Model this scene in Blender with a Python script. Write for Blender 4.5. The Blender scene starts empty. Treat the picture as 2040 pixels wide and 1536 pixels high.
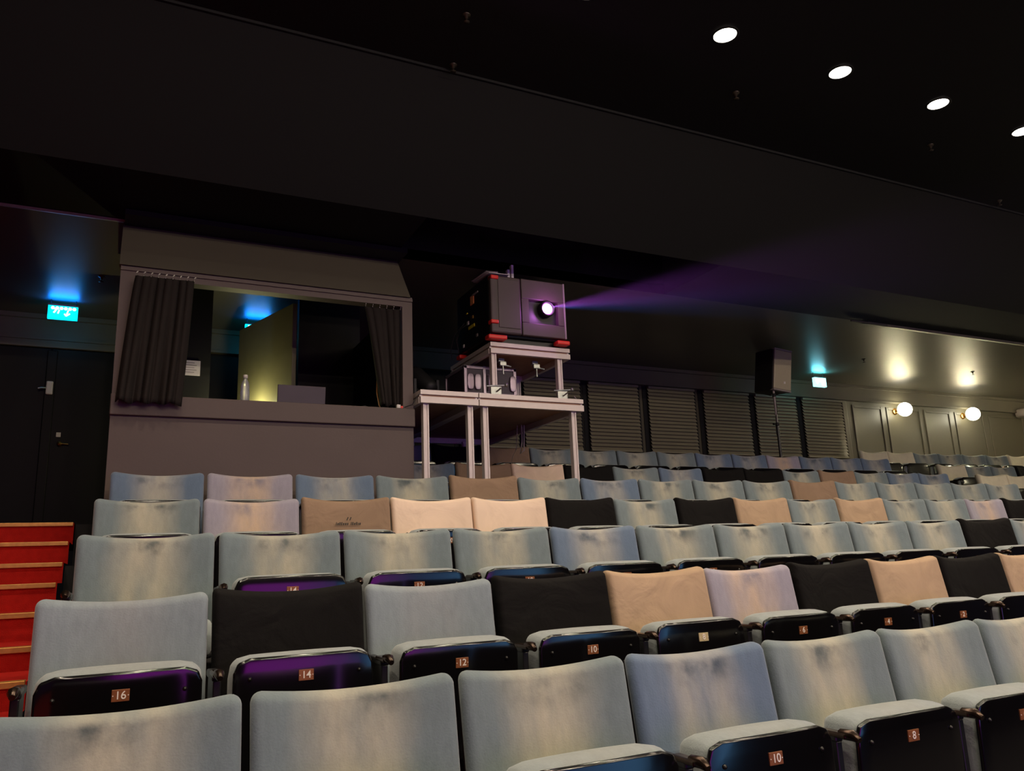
import bpy, bmesh, math, random
from mathutils import Vector, Matrix, Euler
random.seed(7)
SC = bpy.context.scene
COL = SC.collection
PI = math.pi

# ------------------------------------------------------------------ helpers
class MB:
    """collects shapes into one mesh"""
    def __init__(s): s.v = []; s.f = []; s.m = []; s.sm = []
    def add(s, vs, fs, mi=0, smooth=False):
        n = len(s.v); s.v += [tuple(v) for v in vs]
        s.f += [tuple(i + n for i in f) for f in fs]
        s.m += [mi] * len(fs); s.sm += [smooth] * len(fs)
    def box(s, x0, x1, y0, y1, z0, z1, mi=0, mtx=None, bev=0.0):
        bm = bmesh.new()
        vs = [bm.verts.new((x, y, z)) for z in (z0, z1) for y in (y0, y1) for x in (x0, x1)]
        for f in ((0, 2, 3, 1), (4, 5, 7, 6), (0, 1, 5, 4), (2, 6, 7, 3), (0, 4, 6, 2), (1, 3, 7, 5)):
            bm.faces.new([vs[i] for i in f])
        if bev:
            bmesh.ops.bevel(bm, geom=list(bm.edges), offset=bev, segments=2, affect='EDGES', profile=.5)
        s.bm(bm, mi, mtx, False)
    def bm(s, bm, mi=0, mtx=None, smooth=False):
        bm.verts.ensure_lookup_table(); bm.verts.index_update()
        vs = [(mtx @ v.co if mtx else v.co.copy()) for v in bm.verts]
        fs = [[v.index for v in f.verts] for f in bm.faces]
        bm.free(); s.add(vs, fs, mi, smooth)
    def tube(s, pts, r, mi=0, n=8, cap=True):
        pts = [Vector(p) for p in pts]; rs = r if isinstance(r, (list, tuple)) else [r] * len(pts)
        vs = []; fs = []
        up = Vector((0, 0, 1))
        for i, p in enumerate(pts):
            t = (pts[min(i + 1, len(pts) - 1)] - pts[max(i - 1, 0)]).normalized()
            a = t.cross(up if abs(t.z) < .95 else Vector((1, 0, 0))).normalized(); b = t.cross(a)
            for k in range(n):
                th = 2 * PI * k / n
                vs.append(p + a * (rs[i] * math.cos(th)) + b * (rs[i] * math.sin(th)))
        for i in range(len(pts) - 1):
            for k in range(n):
                fs.append((i * n + k, i * n + (k + 1) % n, (i + 1) * n + (k + 1) % n, (i + 1) * n + k))
        s.add(vs, fs, mi, True)
        if cap:
            s.add(vs[:n], [tuple(range(n))], mi); s.add(vs[-n:], [tuple(reversed(range(n)))], mi)
    def lathe(s, prof, n=24, mi=0, mtx=None):
        vs = []; fs = []
        for (r, z) in prof:
            for k in range(n):
                t = 2 * PI * k / n; v = Vector((r * math.cos(t), r * math.sin(t), z))
                vs.append(mtx @ v if mtx else v)
        for i in range(len(prof) - 1):
            for k in range(n):
                fs.append((i * n + k, i * n + (k + 1) % n, (i + 1) * n + (k + 1) % n, (i + 1) * n + k))
        s.add(vs, fs, mi, True)
    def pillow(s, w, h, r, t, e, nx, nz, deform=None, mi=0):
        """rounded padded slab, width x, height z, front towards -y"""
        def axis(L, n):
            d = [0, .08 * e, .3 * e, .62 * e, e]
            a = [-L / 2 + q for q in d]; b = [L / 2 - q for q in reversed(d)]
            mid = [-L / 2 + e + (L - 2 * e) * i / n for i in range(1, n)]
            return a + mid + b
        xs = axis(w, nx); zs = axis(h, nz); NX = len(xs); NZ = len(zs)
        idx = {}; vs = []; fs = []
        def put(x, y, z):
            if deform: x, y, z = deform(x, y, z)
            vs.append((x, y, z)); return len(vs) - 1
        for side in (-1, 1):
            for j, z in enumerate(zs):
                for i, x in enumerate(xs):
                    edge = i in (0, NX - 1) or j in (0, NZ - 1)
                    if side == 1 and edge:
                        idx[(side, i, j)] = idx[(-1, i, j)]; continue
                    b = min(w / 2 - abs(x), h / 2 - abs(z))
                    p = t / 2 if b >= e else t / 2 * math.sqrt(max(0, 1 - (1 - b / e) ** 2))
                    X, Z = x, z
                    qx = max(-w / 2 + r, min(w / 2 - r, x)); qz = max(-h / 2 + r, min(h / 2 - r, z))
                    dx, dz = x - qx, z - qz
                    if dx and dz:
                        l = math.hypot(dx, dz); m = max(abs(dx), abs(dz))
                        X = qx + dx / l * m; Z = qz + dz / l * m
                    idx[(side, i, j)] = put(X, side * p, Z)
        for side in (-1, 1):
            for j in range(NZ - 1):
                for i in range(NX - 1):
                    q = (idx[(side, i, j)], idx[(side, i + 1, j)], idx[(side, i + 1, j + 1)], idx[(side, i, j + 1)])
                    fs.append(q if side == -1 else q[::-1])
        s.add(vs, fs, mi, True)
    def mesh(s, name, mats):
        me = bpy.data.meshes.new(name)
        me.from_pydata(s.v, [], s.f)
        for m in mats: me.materials.append(m)
        me.polygons.foreach_set('material_index', s.m)
        me.polygons.foreach_set('use_smooth', s.sm)
        me.update(); return me
    def build(s, name, mats, parent=None, loc=None):
        if not isinstance(mats, (list, tuple)): mats = [mats]
        o = bpy.data.objects.new(name, s.mesh(name, mats)); COL.objects.link(o)
        if parent: o.parent = parent
        if loc: o.location = loc
        return o

def tag(o, label=None, cat=None, group=None, kind=None):
    if label: o['label'] = label
    if cat: o['category'] = cat
    if group: o['group'] = group
    if kind: o['kind'] = kind
    return o
def thing(name, label, cat, loc=(0, 0, 0), rot=(0, 0, 0), group=None, kind=None):
    o = bpy.data.objects.new(name, None); COL.objects.link(o)
    o.location = loc; o.rotation_euler = rot; o.empty_display_size = .1
    return tag(o, label, cat, group, kind)
def copy_obj(o, parent=None):
    c = o.copy(); COL.objects.link(c)
    if parent: c.parent = parent
    return c
def copy_tree(o, parent=None):
    c = copy_obj(o, parent)
    for ch in list(o.children): copy_tree(ch, c)
    return c
def ordinal(n):
    return ['first', 'second', 'third', 'fourth', 'fifth', 'sixth', 'seventh', 'eighth', 'ninth', 'tenth', 'eleventh', 'twelfth',
            'thirteenth', 'fourteenth', 'fifteenth', 'sixteenth', 'seventeenth'][n]

# ------------------------------------------------------------------ materials
def srgb(r, g, b):
    f = lambda c: (c / 255 / 12.92) if c <= 10.3 else ((c / 255 + .055) / 1.055) ** 2.4
    return (f(r), f(g), f(b), 1)
def base_mat(name):
    m = bpy.data.materials.new(name); m.use_nodes = True
    nt = m.node_tree; return m, nt, nt.nodes['Principled BSDF']
def mat(name, col, rough=.6, metal=0, var=.15, scale=8, bump=0.0, bscale=60, spec=.5):
    m, nt, b = base_mat(name)
    b.inputs['Roughness'].default_value = rough; b.inputs['Metallic'].default_value = metal
    b.inputs['Specular IOR Level'].default_value = spec
    tc = nt.nodes.new('ShaderNodeTexCoord'); n = nt.nodes.new('ShaderNodeTexNoise')
    n.inputs['Scale'].default_value = scale; n.inputs['Detail'].default_value = 4
    nt.links.new(tc.outputs['Object'], n.inputs['Vector'])
    mx = nt.nodes.new('ShaderNodeMix'); mx.data_type = 'RGBA'
    mx.inputs[6].default_value = tuple(c * (1 - var) for c in col[:3]) + (1,)
    mx.inputs[7].default_value = tuple(min(1, c * (1 + var)) for c in col[:3]) + (1,)
    nt.links.new(n.outputs['Fac'], mx.inputs[0]); nt.links.new(mx.outputs[2], b.inputs['Base Color'])
    if bump:
        n2 = nt.nodes.new('ShaderNodeTexNoise'); n2.inputs['Scale'].default_value = bscale; n2.inputs['Detail'].default_value = 3
        nt.links.new(tc.outputs['Object'], n2.inputs['Vector'])
        bp = nt.nodes.new('ShaderNodeBump'); bp.inputs['Strength'].default_value = bump; bp.inputs['Distance'].default_value = .01
        nt.links.new(n2.outputs['Fac'], bp.inputs['Height']); nt.links.new(bp.outputs['Normal'], b.inputs['Normal'])
    return m
def emit(name, col, s):
    m, nt, b = base_mat(name)
    b.inputs['Base Color'].default_value = (.02, .02, .02, 1)
    b.inputs['Emission Color'].default_value = tuple(col[:3]) + (1,); b.inputs['Emission Strength'].default_value = s
    return m
def velour(name, edge, centre, dark=.45, wear=1.0):
    """seat velour: clean at the edges, rubbed pale and smudged down the middle"""
    m, nt, b = base_mat(name); N = nt.nodes.new; L = nt.links.new
    b.inputs['Roughness'].default_value = .95; b.inputs['Specular IOR Level'].default_value = .12
    b.inputs['Sheen Weight'].default_value = .35; b.inputs['Sheen Roughness'].default_value = .5
    tc = N('ShaderNodeTexCoord'); oi = N('ShaderNodeObjectInfo')
    sx = N('ShaderNodeSeparateXYZ'); L(tc.outputs['Object'], sx.inputs[0])
    off = N('ShaderNodeVectorMath'); off.operation = 'MULTIPLY_ADD'
    cb = N('ShaderNodeCombineXYZ')
    for i in range(3): L(oi.outputs['Random'], cb.inputs[i])
    L(cb.outputs[0], off.inputs[0]); off.inputs[1].default_value = (37, 91, 53); L(tc.outputs['Object'], off.inputs[2])
    mp = N('ShaderNodeMapping'); mp.inputs['Scale'].default_value = (6, 3, 2); L(off.outputs[0], mp.inputs['Vector'])
    n1 = N('ShaderNodeTexNoise'); n1.inputs['Scale'].default_value = 1.6; n1.inputs['Detail'].default_value = 5; L(mp.outputs[0], n1.inputs['Vector'])
    n2 = N('ShaderNodeTexNoise'); n2.inputs['Scale'].default_value = 9; n2.inputs['Detail'].default_value = 5; L(off.outputs[0], n2.inputs['Vector'])
    ab = N('ShaderNodeMath'); ab.operation = 'ABSOLUTE'; L(sx.outputs[0], ab.inputs[0])
    wob = N('ShaderNodeMath'); wob.operation = 'MULTIPLY_ADD'; L(n1.outputs['Fac'], wob.inputs[0]); wob.inputs[1].default_value = .16; L(ab.outputs[0], wob.inputs[2])
    mr = N('ShaderNodeMapRange'); mr.interpolation_type = 'SMOOTHSTEP'
    mr.inputs['From Min'].default_value = .13; mr.inputs['From Max'].default_value = .27
    mr.inputs['To Min'].default_value = wear; mr.inputs['To Max'].default_value = 0; L(wob.outputs[0], mr.inputs['Value'])
    mul = N('ShaderNodeMath'); mul.operation = 'MULTIPLY'; L(mr.outputs[0], mul.inputs[0])
    mr2 = N('ShaderNodeMapRange'); mr2.inputs['From Min'].default_value = .3; mr2.inputs['From Max'].default_value = .62
    mr2.inputs['To Min'].default_value = .35; L(n1.outputs['Fac'], mr2.inputs['Value']); L(mr2.outputs[0], mul.inputs[1])
    mx = N('ShaderNodeMix'); mx.data_type = 'RGBA'; mx.inputs[6].default_value = edge; mx.inputs[7].default_value = centre; L(mul.outputs[0], mx.inputs[0])
    # dark smudges just under the head line
    zr = N('ShaderNodeMapRange'); zr.interpolation_type = 'SMOOTHSTEP'; zr.inputs['From Min'].default_value = .66; zr.inputs['From Max'].default_value = .755; L(sx.outputs[2], zr.inputs['Value'])
    zt = N('ShaderNodeMapRange'); zt.interpolation_type = 'SMOOTHSTEP'; zt.inputs['From Min'].default_value = .752; zt.inputs['From Max'].default_value = .775
    zt.inputs['To Min'].default_value = 1; zt.inputs['To Max'].default_value = 0; L(sx.outputs[2], zt.inputs['Value'])
    sm = N('ShaderNodeMapRange'); sm.interpolation_type = 'SMOOTHSTEP'; sm.inputs['From Min'].default_value = .42; sm.inputs['From Max'].default_value = .7; L(n2.outputs['Fac'], sm.inputs['Value'])
    q = N('ShaderNodeMath'); q.operation = 'MULTIPLY'; L(zr.outputs[0], q.inputs[0]); L(sm.outputs[0], q.inputs[1])
    q2 = N('ShaderNodeMath'); q2.operation = 'MULTIPLY'; L(q.outputs[0], q2.inputs[0]); L(zt.outputs[0], q2.inputs[1])
    q3 = N('ShaderNodeMath'); q3.operation = 'MULTIPLY'; L(q2.outputs[0], q3.inputs[0]); L(mr.outputs[0], q3.inputs[1])
    mx2 = N('ShaderNodeMix'); mx2.data_type = 'RGBA'; L(q3.outputs[0], mx2.inputs[0]); L(mx.outputs[2], mx2.inputs[6])
    mx2.inputs[7].default_value = tuple(c * dark for c in edge[:3]) + (1,)
    # faint overall mottling
    mx3 = N('ShaderNodeMix'); mx3.data_type = 'RGBA'; mx3.blend_type = 'MULTIPLY'; mx3.inputs[0].default_value = 1
    n5 = N('ShaderNodeTexNoise'); n5.inputs['Scale'].default_value = 7; n5.inputs['Detail'].default_value = 6; n5.inputs['Roughness'].default_value = .65; L(mp.outputs[0], n5.inputs['Vector'])
    m5 = N('ShaderNodeMapRange'); m5.inputs['From Min'].default_value = .3; m5.inputs['From Max'].default_value = .7; m5.inputs['To Min'].default_value = .9; m5.inputs['To Max'].default_value = 1.06; L(n5.outputs['Fac'], m5.inputs['Value'])
    L(mx2.outputs[2], mx3.inputs[6]); L(m5.outputs[0], mx3.inputs[7])
    L(mx3.outputs[2], b.inputs['Base Color'])
    n3 = N('ShaderNodeTexNoise'); n3.inputs['Scale'].default_value = 180; L(tc.outputs['Object'], n3.inputs['Vector'])
    n4 = N('ShaderNodeTexNoise'); n4.inputs['Scale'].default_value = 7; L(off.outputs[0], n4.inputs['Vector'])
    ad = N('ShaderNodeMath'); ad.operation = 'MULTIPLY_ADD'; L(n3.outputs['Fac'], ad.inputs[0]); ad.inputs[1].default_value = .25; L(n4.outputs['Fac'], ad.inputs[2])
    bp = N('ShaderNodeBump'); bp.inputs['Strength'].default_value = .35; bp.inputs['Distance'].default_value = .012
    L(ad.outputs[0], bp.inputs['Height']); L(bp.outputs['Normal'], b.inputs['Normal'])
    return m
def cloth(name, col, rough=.9, creases=.5):
    m, nt, b = base_mat(name); N = nt.nodes.new; L = nt.links.new
    b.inputs['Roughness'].default_value = rough; b.inputs['Specular IOR Level'].default_value = .2; b.inputs['Sheen Weight'].default_value = 0
    tc = N('ShaderNodeTexCoord'); oi = N('ShaderNodeObjectInfo'); cb = N('ShaderNodeCombineXYZ')
    for i in range(3): L(oi.outputs['Random'], cb.inputs[i])
    off = N('ShaderNodeVectorMath'); off.operation = 'MULTIPLY_ADD'; L(cb.outputs[0], off.inputs[0]); off.inputs[1].default_value = (37, 91, 53); L(tc.outputs['Object'], off.inputs[2])
    n = N('ShaderNodeTexNoise'); n.inputs['Scale'].default_value = 5; n.inputs['Detail'].default_value = 3; n.inputs['Distortion'].default_value = 1.2; L(off.outputs[0], n.inputs['Vector'])
    mx = N('ShaderNodeMix'); mx.data_type = 'RGBA'; mx.inputs[6].default_value = tuple(c * .82 for c in col[:3]) + (1,); mx.inputs[7].default_value = tuple(c * 1.15 for c in col[:3]) + (1,)
    L(n.outputs['Fac'], mx.inputs[0]); L(mx.outputs[2], b.inputs['Base Color'])
    n2 = N('ShaderNodeTexNoise'); n2.inputs['Scale'].default_value = 300; L(tc.outputs['Object'], n2.inputs['Vector'])
    ad = N('ShaderNodeMath'); ad.operation = 'MULTIPLY_ADD'; L(n2.outputs['Fac'], ad.inputs[0]); ad.inputs[1].default_value = .05; L(n.outputs['Fac'], ad.inputs[2])
    bp = N('ShaderNodeBump'); bp.inputs['Strength'].default_value = creases; bp.inputs['Distance'].default_value = .03; L(ad.outputs[0], bp.inputs['Height']); L(bp.outputs['Normal'], b.inputs['Normal'])
    return m

M = {}
M['black_paint'] = mat('black_paint', (.008, .007, .0065, 1), .6, var=.25, bump=.05, spec=.25)
M['ceiling_black'] = mat('ceiling_black', (.011, .0095, .0085, 1), .7, var=.2, spec=.3)
M['fascia'] = mat('fascia_black', (.0034, .0028, .0024, 1), .75, var=.15, scale=1.5, spec=.25)
M['soffit'] = mat('soffit_paint', (.10, .088, .066, 1), .42, var=.1, scale=1.5)
M['booth'] = mat('booth_paint', srgb(87, 73, 68), .6, var=.12, scale=3, bump=.04)
M['hood'] = mat('hood_paint', srgb(88, 82, 70), .6, var=.1, scale=3)
M['wall'] = mat('back_wall_paint', srgb(86, 81, 65), .45, var=.08, scale=2)
M['cornice'] = mat('cornice_paint', srgb(104, 98, 82), .5, var=.08)
M['edge_trim'] = mat('edge_trim_paint', srgb(150, 140, 112), .5, var=.08)  # pale colour stands in for lamp light on the soffit edge
M['blind'] = mat('blind_slats', srgb(132, 126, 104), .5, var=.08)
M['void'] = mat('dark_recess', (.004, .004, .004, 1), .8)
M['door'] = mat('door_black', (.004, .004, .0042, 1), .5, var=.2, spec=.2)
M['floor'] = mat('dark_floor', (.012, .010, .010, 1), .8, var=.3)
M['carpet'] = mat('red_carpet', srgb(174, 32, 25), .95, var=.3, scale=25, bump=.4, bscale=250, spec=.1)
M['nosing'] = mat('brass_nosing', srgb(205, 150, 80), .4, .7, var=.3, scale=30)
M['shell'] = mat('gloss_black_shell', (.004, .0035, .004, 1), .12, var=.2, spec=.75)
M['frame_black'] = mat('seat_metal_black', (.01, .009, .009, 1), .35, .0, var=.3)
M['bronze'] = mat('worn_bronze', srgb(70, 56, 48), .25, .85, var=.3, scale=40)
M['plate'] = mat('number_plate_brown', srgb(150, 92, 55), .4, .3)
M['plate_pale'] = mat('number_plate_pale', srgb(215, 195, 150), .4, .3)
M['digit'] = mat('digit_white', srgb(245, 235, 225), .5, var=.03)
M['alu'] = mat('aluminium', srgb(212, 200, 196), .4, .12, var=.08, scale=20)
M['ply'] = mat('deck_board', srgb(165, 128, 102), .6, var=.2, scale=12)
M['chrome'] = mat('chrome_clamp', srgb(168, 172, 168), .36, .85, var=.35, scale=30)
M['projector'] = mat('projector_casing', srgb(78, 66, 64), .5, var=.06)
M['projector_dark'] = mat('projector_dark', (.008, .007, .008, 1), .4)
M['red'] = mat('red_plastic', srgb(225, 45, 35), .4, var=.1)
M['lilac_metal'] = mat('case_edging', srgb(165, 150, 165), .35, .6)  # silver edging with the purple light on it mixed into its colour
M['case_panel'] = mat('case_panel', srgb(60, 48, 62), .5)
M['paper'] = mat('white_paper', srgb(235, 228, 230), .8, var=.03)
M['orange'] = mat('orange_label', srgb(240, 150, 90), .6, var=.05)
M['yellow'] = mat('yellow_label', srgb(205, 190, 30), .6, var=.05)
M['cable'] = mat('black_cable', (.012, .011, .011, 1), .5)
M['cable_orange'] = mat('orange_cable', srgb(190, 110, 40), .5)
M['curtain'] = cloth('curtain_cloth', srgb(40, 35, 32), .9, .25)
M['speaker_grille'] = mat('speaker_grille', srgb(178, 168, 142), .5, .1, var=.08, scale=60)
M['speaker_box'] = mat('speaker_box_black', (.008, .008, .008, 1), .6)
M['white_plastic'] = mat('white_plastic', srgb(215, 210, 200), .5)
M['brass'] = mat('brass', srgb(200, 150, 80), .25, .9)
M['sprink'] = mat('sprinkler_metal', srgb(70, 62, 52), .35, .6)
M['laptop'] = mat('laptop_lid', srgb(70, 60, 66), .5, 0)
M['bottle'] = mat('clear_plastic', (.8, .82, .82, 1), .12, var=.05)
M['grey_plastic'] = mat('grey_plastic', srgb(150, 140, 135), .5)
M['partition'] = mat('partition_paint', srgb(105, 100, 75), .5, var=.1)
M['label_ink'] = mat('dark_ink', (.02, .015, .012, 1), .7)
nt = M['bottle'].node_tree; nt.nodes['Principled BSDF'].inputs['Transmission Weight'].default_value = .7

V = {
 'g': velour('velour_grey', srgb(118, 132, 135), srgb(182, 178, 158)),
 'b': velour('velour_blue', srgb(104, 122, 143), srgb(172, 170, 160)),
 'm': velour('velour_mauve', srgb(158, 154, 166), srgb(202, 178, 154), dark=.7),
 'l': velour('velour_plain_grey', srgb(138, 150, 155), srgb(150, 152, 152), dark=.9, wear=.6),
}
CUSH = velour('velour_seat', srgb(148, 157, 158), srgb(165, 164, 154), dark=.9, wear=.3)
CV = {
 'T': cloth('cover_tan', srgb(182, 156, 128), .9, .5),
 'D': cloth('cover_brown', srgb(148, 124, 102), .9, .6),
 'C': cloth('cover_cream', srgb(235, 210, 186), .85, .35),
 'K': cloth('cover_black', (.0042, .0034, .0031, 1), .85, .5),
 'W': cloth('cover_pale', srgb(222, 215, 185), .85, .2),  # pale colour stands in for strong lamp light on right-block seats
}

# ------------------------------------------------------------------ row data  (x of left end, z of seat tops, seat pitch)
H = .80
ROWS = [(-.2398, -.2692, .5378), (-.2291, -.0443, .5266), (-.1654, .1986, .5653), (-.1335, .4285, .5379),
        (-.0773, .6764, .5734), (.4399, .8972, .5459), (4.3629, 1.2019, .5447)]
def row_y(r): return 2.0786 + .88 * r
SEATS = [
 (0, 'gggbggg'),
 (0, 'lKlKTmKTKT'),
 (0, 'ggggbgggggKg'),
 (0, 'gmDCCKgKTgTggmK'),
 (0, 'bmbgDgbgggDggggg'),
 (3, 'bDCKgbKKgDgbb'),
 (-4, 'bKDggggbbmbbb'),
]
FLOORS = [z - H for (_, z, _) in ROWS]
LAND = .40
XL, XR, YB, ZS, ZC = -1.75, 15.4, 9.0, 2.65, 3.6
YFRONT = -9.2

# ------------------------------------------------------------------ setting
# terraces, one step per row, in front of the camera too
mb = MB()
fl = [FLOORS[0] - .2425 * (i + 1) for i in range(9)]
edges = []
for i in range(8, -1, -1): edges.append((row_y(-1 - i) - .83, fl[i]))
for r in range(7): edges.append((row_y(r) - .83, FLOORS[r] if r < 6 else LAND))
prof = [(YFRONT, edges[0][1] - .25)]
for (y, z) in edges: prof += [(y, prof[-1][1]), (y, z)]
prof += [(YB, LAND)]
vs = [(x, y, z) for x in (-.28, XR) for (y, z) in prof]
n = len(prof)
mb.add(vs, [(i, n + i, n + i + 1, i + 1) for i in range(n - 1)])
tag(mb.build('floor', M['floor']), kind='structure')
# left end cheek of the terraces
# aisle steps
NOS = [(Y, r * Y) for Y, r in ((1.52, -.66), (1.96, -.44), (2.40, -.295), (2.84, -.205), (3.28, -.142), (3.72, -.0978), (4.16, -.0640), (4.60, -.0300), (5.04, -.0006), (5.48, .0206), (5.92, .0425), (6.36, .0629))]
steps = thing('aisle_steps', 'red carpeted steps with brass nosings climbing the left aisle', 'stairs', kind='structure')
mb = MB()
prof = [(YFRONT, NOS[0][1] - .13), (NOS[0][0], NOS[0][1] - .13)]
for i, (y, z) in enumerate(NOS):
    prof.append((y, z)); prof.append((NOS[i + 1][0] if i + 1 < len(NOS) else YB, z))
vs = [(x, y, z) for x in (XL, -.28) for (y, z) in prof]; n = len(prof)
mb.add(vs, [(i, n + i, n + i + 1, i + 1) for i in range(n - 1)])
mb.build('carpet', M['carpet'], steps)
for (y, z) in NOS[4:]:
    mb = MB(); mb.box(XL, -.285, y - .012, y + .035, z - .022, z + .004, bev=.003)
    mb.build('nosing', M['nosing'], steps)
def quad(name, pts, m, kind='structure', parent=None):
    mb = MB(); mb.add(pts, [tuple(range(len(pts)))]); o = mb.build(name, m, parent)
    if not parent: tag(o, kind=kind)
    return o
def slab(name, x0, x1, y0, y1, z0, z1, m, parent=None, bev=0):
    mb = MB(); mb.box(x0, x1, y0, y1, z0, z1, bev=bev); o = mb.build(name, m, parent)
    if not parent: tag(o, kind='structure')
    return o
slab('wall_left', XL - .15, XL, YFRONT, YB, -4, ZC, M['black_paint'])
slab('wall_right', XR, XR + .15, YFRONT, YB, -4, ZC, M['wall'])
slab('wall_front', XL, XR, YFRONT - .15, YFRONT, -4, ZC, M['black_paint'])
# back wall: black at the aisle, plaster to the right
mb = MB(); mb.box(XL, 4.4, YB, YB + .15, LAND - .1, ZS + .1, 0); mb.box(4.4, XR, YB, YB + .15, LAND - .1, ZS + .1, 1)
tag(mb.build('wall_back', [M['black_paint'], M['wall']]), kind='structure')
# upper ceiling, sloping fascia, low soffit over the rear rows
YA, YC, YS = 4.87, 5.40, 6.27
slab('ceiling', XL, XR, YFRONT, YA + .3, ZC, ZC + .15, M['ceiling_black'])
mb = MB()
mb.add([(XL, YA, ZC), (XR, YA, ZC), (XR, YC, ZS), (XL, YC, ZS)], [(0, 1, 2, 3)])
tag(mb.build('ceiling_fascia', M['fascia']), kind='structure')
mb = MB(); mb.box(XL, XR, YA - .012, YA + .004, ZC - .02, ZC)
tag(mb.build('trim_fascia_top', M['void']), kind='structure')
mb = MB()   # underside of the beam, open to the roof void behind the projector
for x0, x1 in ((XL, 2.0), (4.9, XR)):
    mb.add([(x0, YC, ZS), (x1, YC, ZS), (x1, YS, ZS), (x0, YS, ZS)], [(0, 1, 2, 3)])
mb.add([(2.0, YC, ZS), (2.0, YS, ZS), (2.0, YS, 3.5), (2.0, YC, 3.5)], [(0, 1, 2, 3)], 1)
mb.add([(4.9, YC, ZS), (4.9, YS, ZS), (4.9, YS, 3.5), (4.9, YC, 3.5)], [(0, 1, 2, 3)], 1)
mb.add([(2.0, YC, 3.5), (4.9, YC, 3.5), (4.9, YS, 3.5), (2.0, YS, 3.5)], [(0, 1, 2, 3)], 1)
mb.add([(2.0, YS, ZS), (4.9, YS, ZS), (4.9, YS, 3.5), (2.0, YS, 3.5)], [(0, 1, 2, 3)], 1)
tag(mb.build('ceiling_beam', [M['fascia'], M['void']]), kind='structure')
mb = MB(); mb.box(XL, XR, YS, YB + .1, ZS, ZS + .1)
tag(mb.build('ceiling_soffit', M['soffit']), kind='structure')
mb = MB(); mb.add([(7.85, YS - .02, ZS - .03), (XR, YS - .02, ZS - .03), (XR, YS + .09, ZS - .001), (7.85, YS + .09, ZS - .001), (7.85, YS - .02, ZS), (XR, YS - .02, ZS)], [(3, 2, 1, 0), (0, 1, 5, 4)]); mb.add([(XL, YS - .02, ZS - .02), (-.1, YS - .02, ZS - .02), (-.1, YS + .04, ZS - .001), (XL, YS + .04, ZS - .001), (XL, YS - .02, ZS), (-.1, YS - .02, ZS)], [(3, 2, 1, 0), (0, 1, 5, 4)])
tag(mb.build('trim_soffit_edge', M['edge_trim']), kind='structure')  # pale strips laid only where the soffit edge catches light
mb = MB(); mb.tube([(7.55, YS - .03, ZS - .02), (8.15, YS - .03, ZS - .02)], .012)
tag(mb.build('trim_soffit_conduit', M['cornice']), kind='structure')
# cornice along the back wall
mb = MB(); mb.box(XL, XR, YB - .05, YB, 2.40, 2.60); mb.box(XL, XR, YB - .085, YB, 2.60, ZS - .002); mb.box(XL, XR, YB - .07, YB, 2.385, 2.415)
tag(mb.build('trim_cornice', M['cornice']), kind='structure')
# windows with venetian blinds
BL = [(3.70, 4.50), (4.60, 5.44), (5.57, 6.38), (6.55, 7.36), (7.53, 8.38), (8.51, 9.33), (9.47, 10.33)]
for i, (x0, x1) in enumerate(BL):
    w = thing('window_%d' % (i + 1), None, None, (0, 0, 0), kind='structure')
    mb = MB(); a, b = x0 - .06, x1 + .06
    mb.box(a, b, YB - .012, YB - .002, 1.40, 2.38)
    mb.build('window_recess', M['void'], w)  # flat near-black sheet painted as the shade behind and beside the blind
    root = thing('window_blind', 'closed grey slatted blind, %s from the left on the back wall' % ordinal(i), 'blind', ((x0 + x1) / 2, YB - .06, 2.37), group='slatted blinds along the back wall')
    mb = MB(); nsl = 18; hw = (x1 - x0) / 2
    for k in range(nsl):
        z1 = -.03 - k * .0495; z0 = z1 - .055
        mb.add([(-hw, -.020, z0), (hw, -.020, z0), (hw, .016, z1), (-hw, .016, z1)], [(0, 1, 2, 3)])
    mb.build('slats', M['blind'], root)
    mb = MB(); mb.box(-hw, hw, -.025, .02, -.035, 0, bev=.004); mb.build('head_rail', M['blind'], root)
    mb = MB(); mb.box(-hw, hw, -.02, .02, -.03 - nsl * .0495 - .02, -.03 - nsl * .0495 + .003, bev=.004); mb.build('bottom_rail', M['blind'], root)
# wall panel mouldings right of the blinds
for i, (x0, x1) in enumerate([(10.62, 11.32), (11.42, 12.26), (12.36, 13.04), (13.16, 13.95), (14.1, 15.1)]):
    mb = MB(); y0, y1, t = YB - .014, YB, .04
    mb.box(x0, x0 + t, y0, y1, 1.0, 2.33, bev=.005); mb.box(x1 - t, x1, y0, y1, 1.0, 2.33, bev=.005)
    mb.box(x0 + t, x1 - t, y0, y1, 2.285, 2.33, bev=.005); mb.box(x0 + t, x1 - t, y0, y1, 1.0, 1.045, bev=.005)
    tag(mb.build('trim_%d' % (i + 1), M['wall']), kind='structure')
mb = MB(); mb.box(10.36, 10.46, YB - .05, YB, LAND, 2.385, bev=.01)
tag(mb.build('trim_6', M['cornice']), kind='structure')
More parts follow.
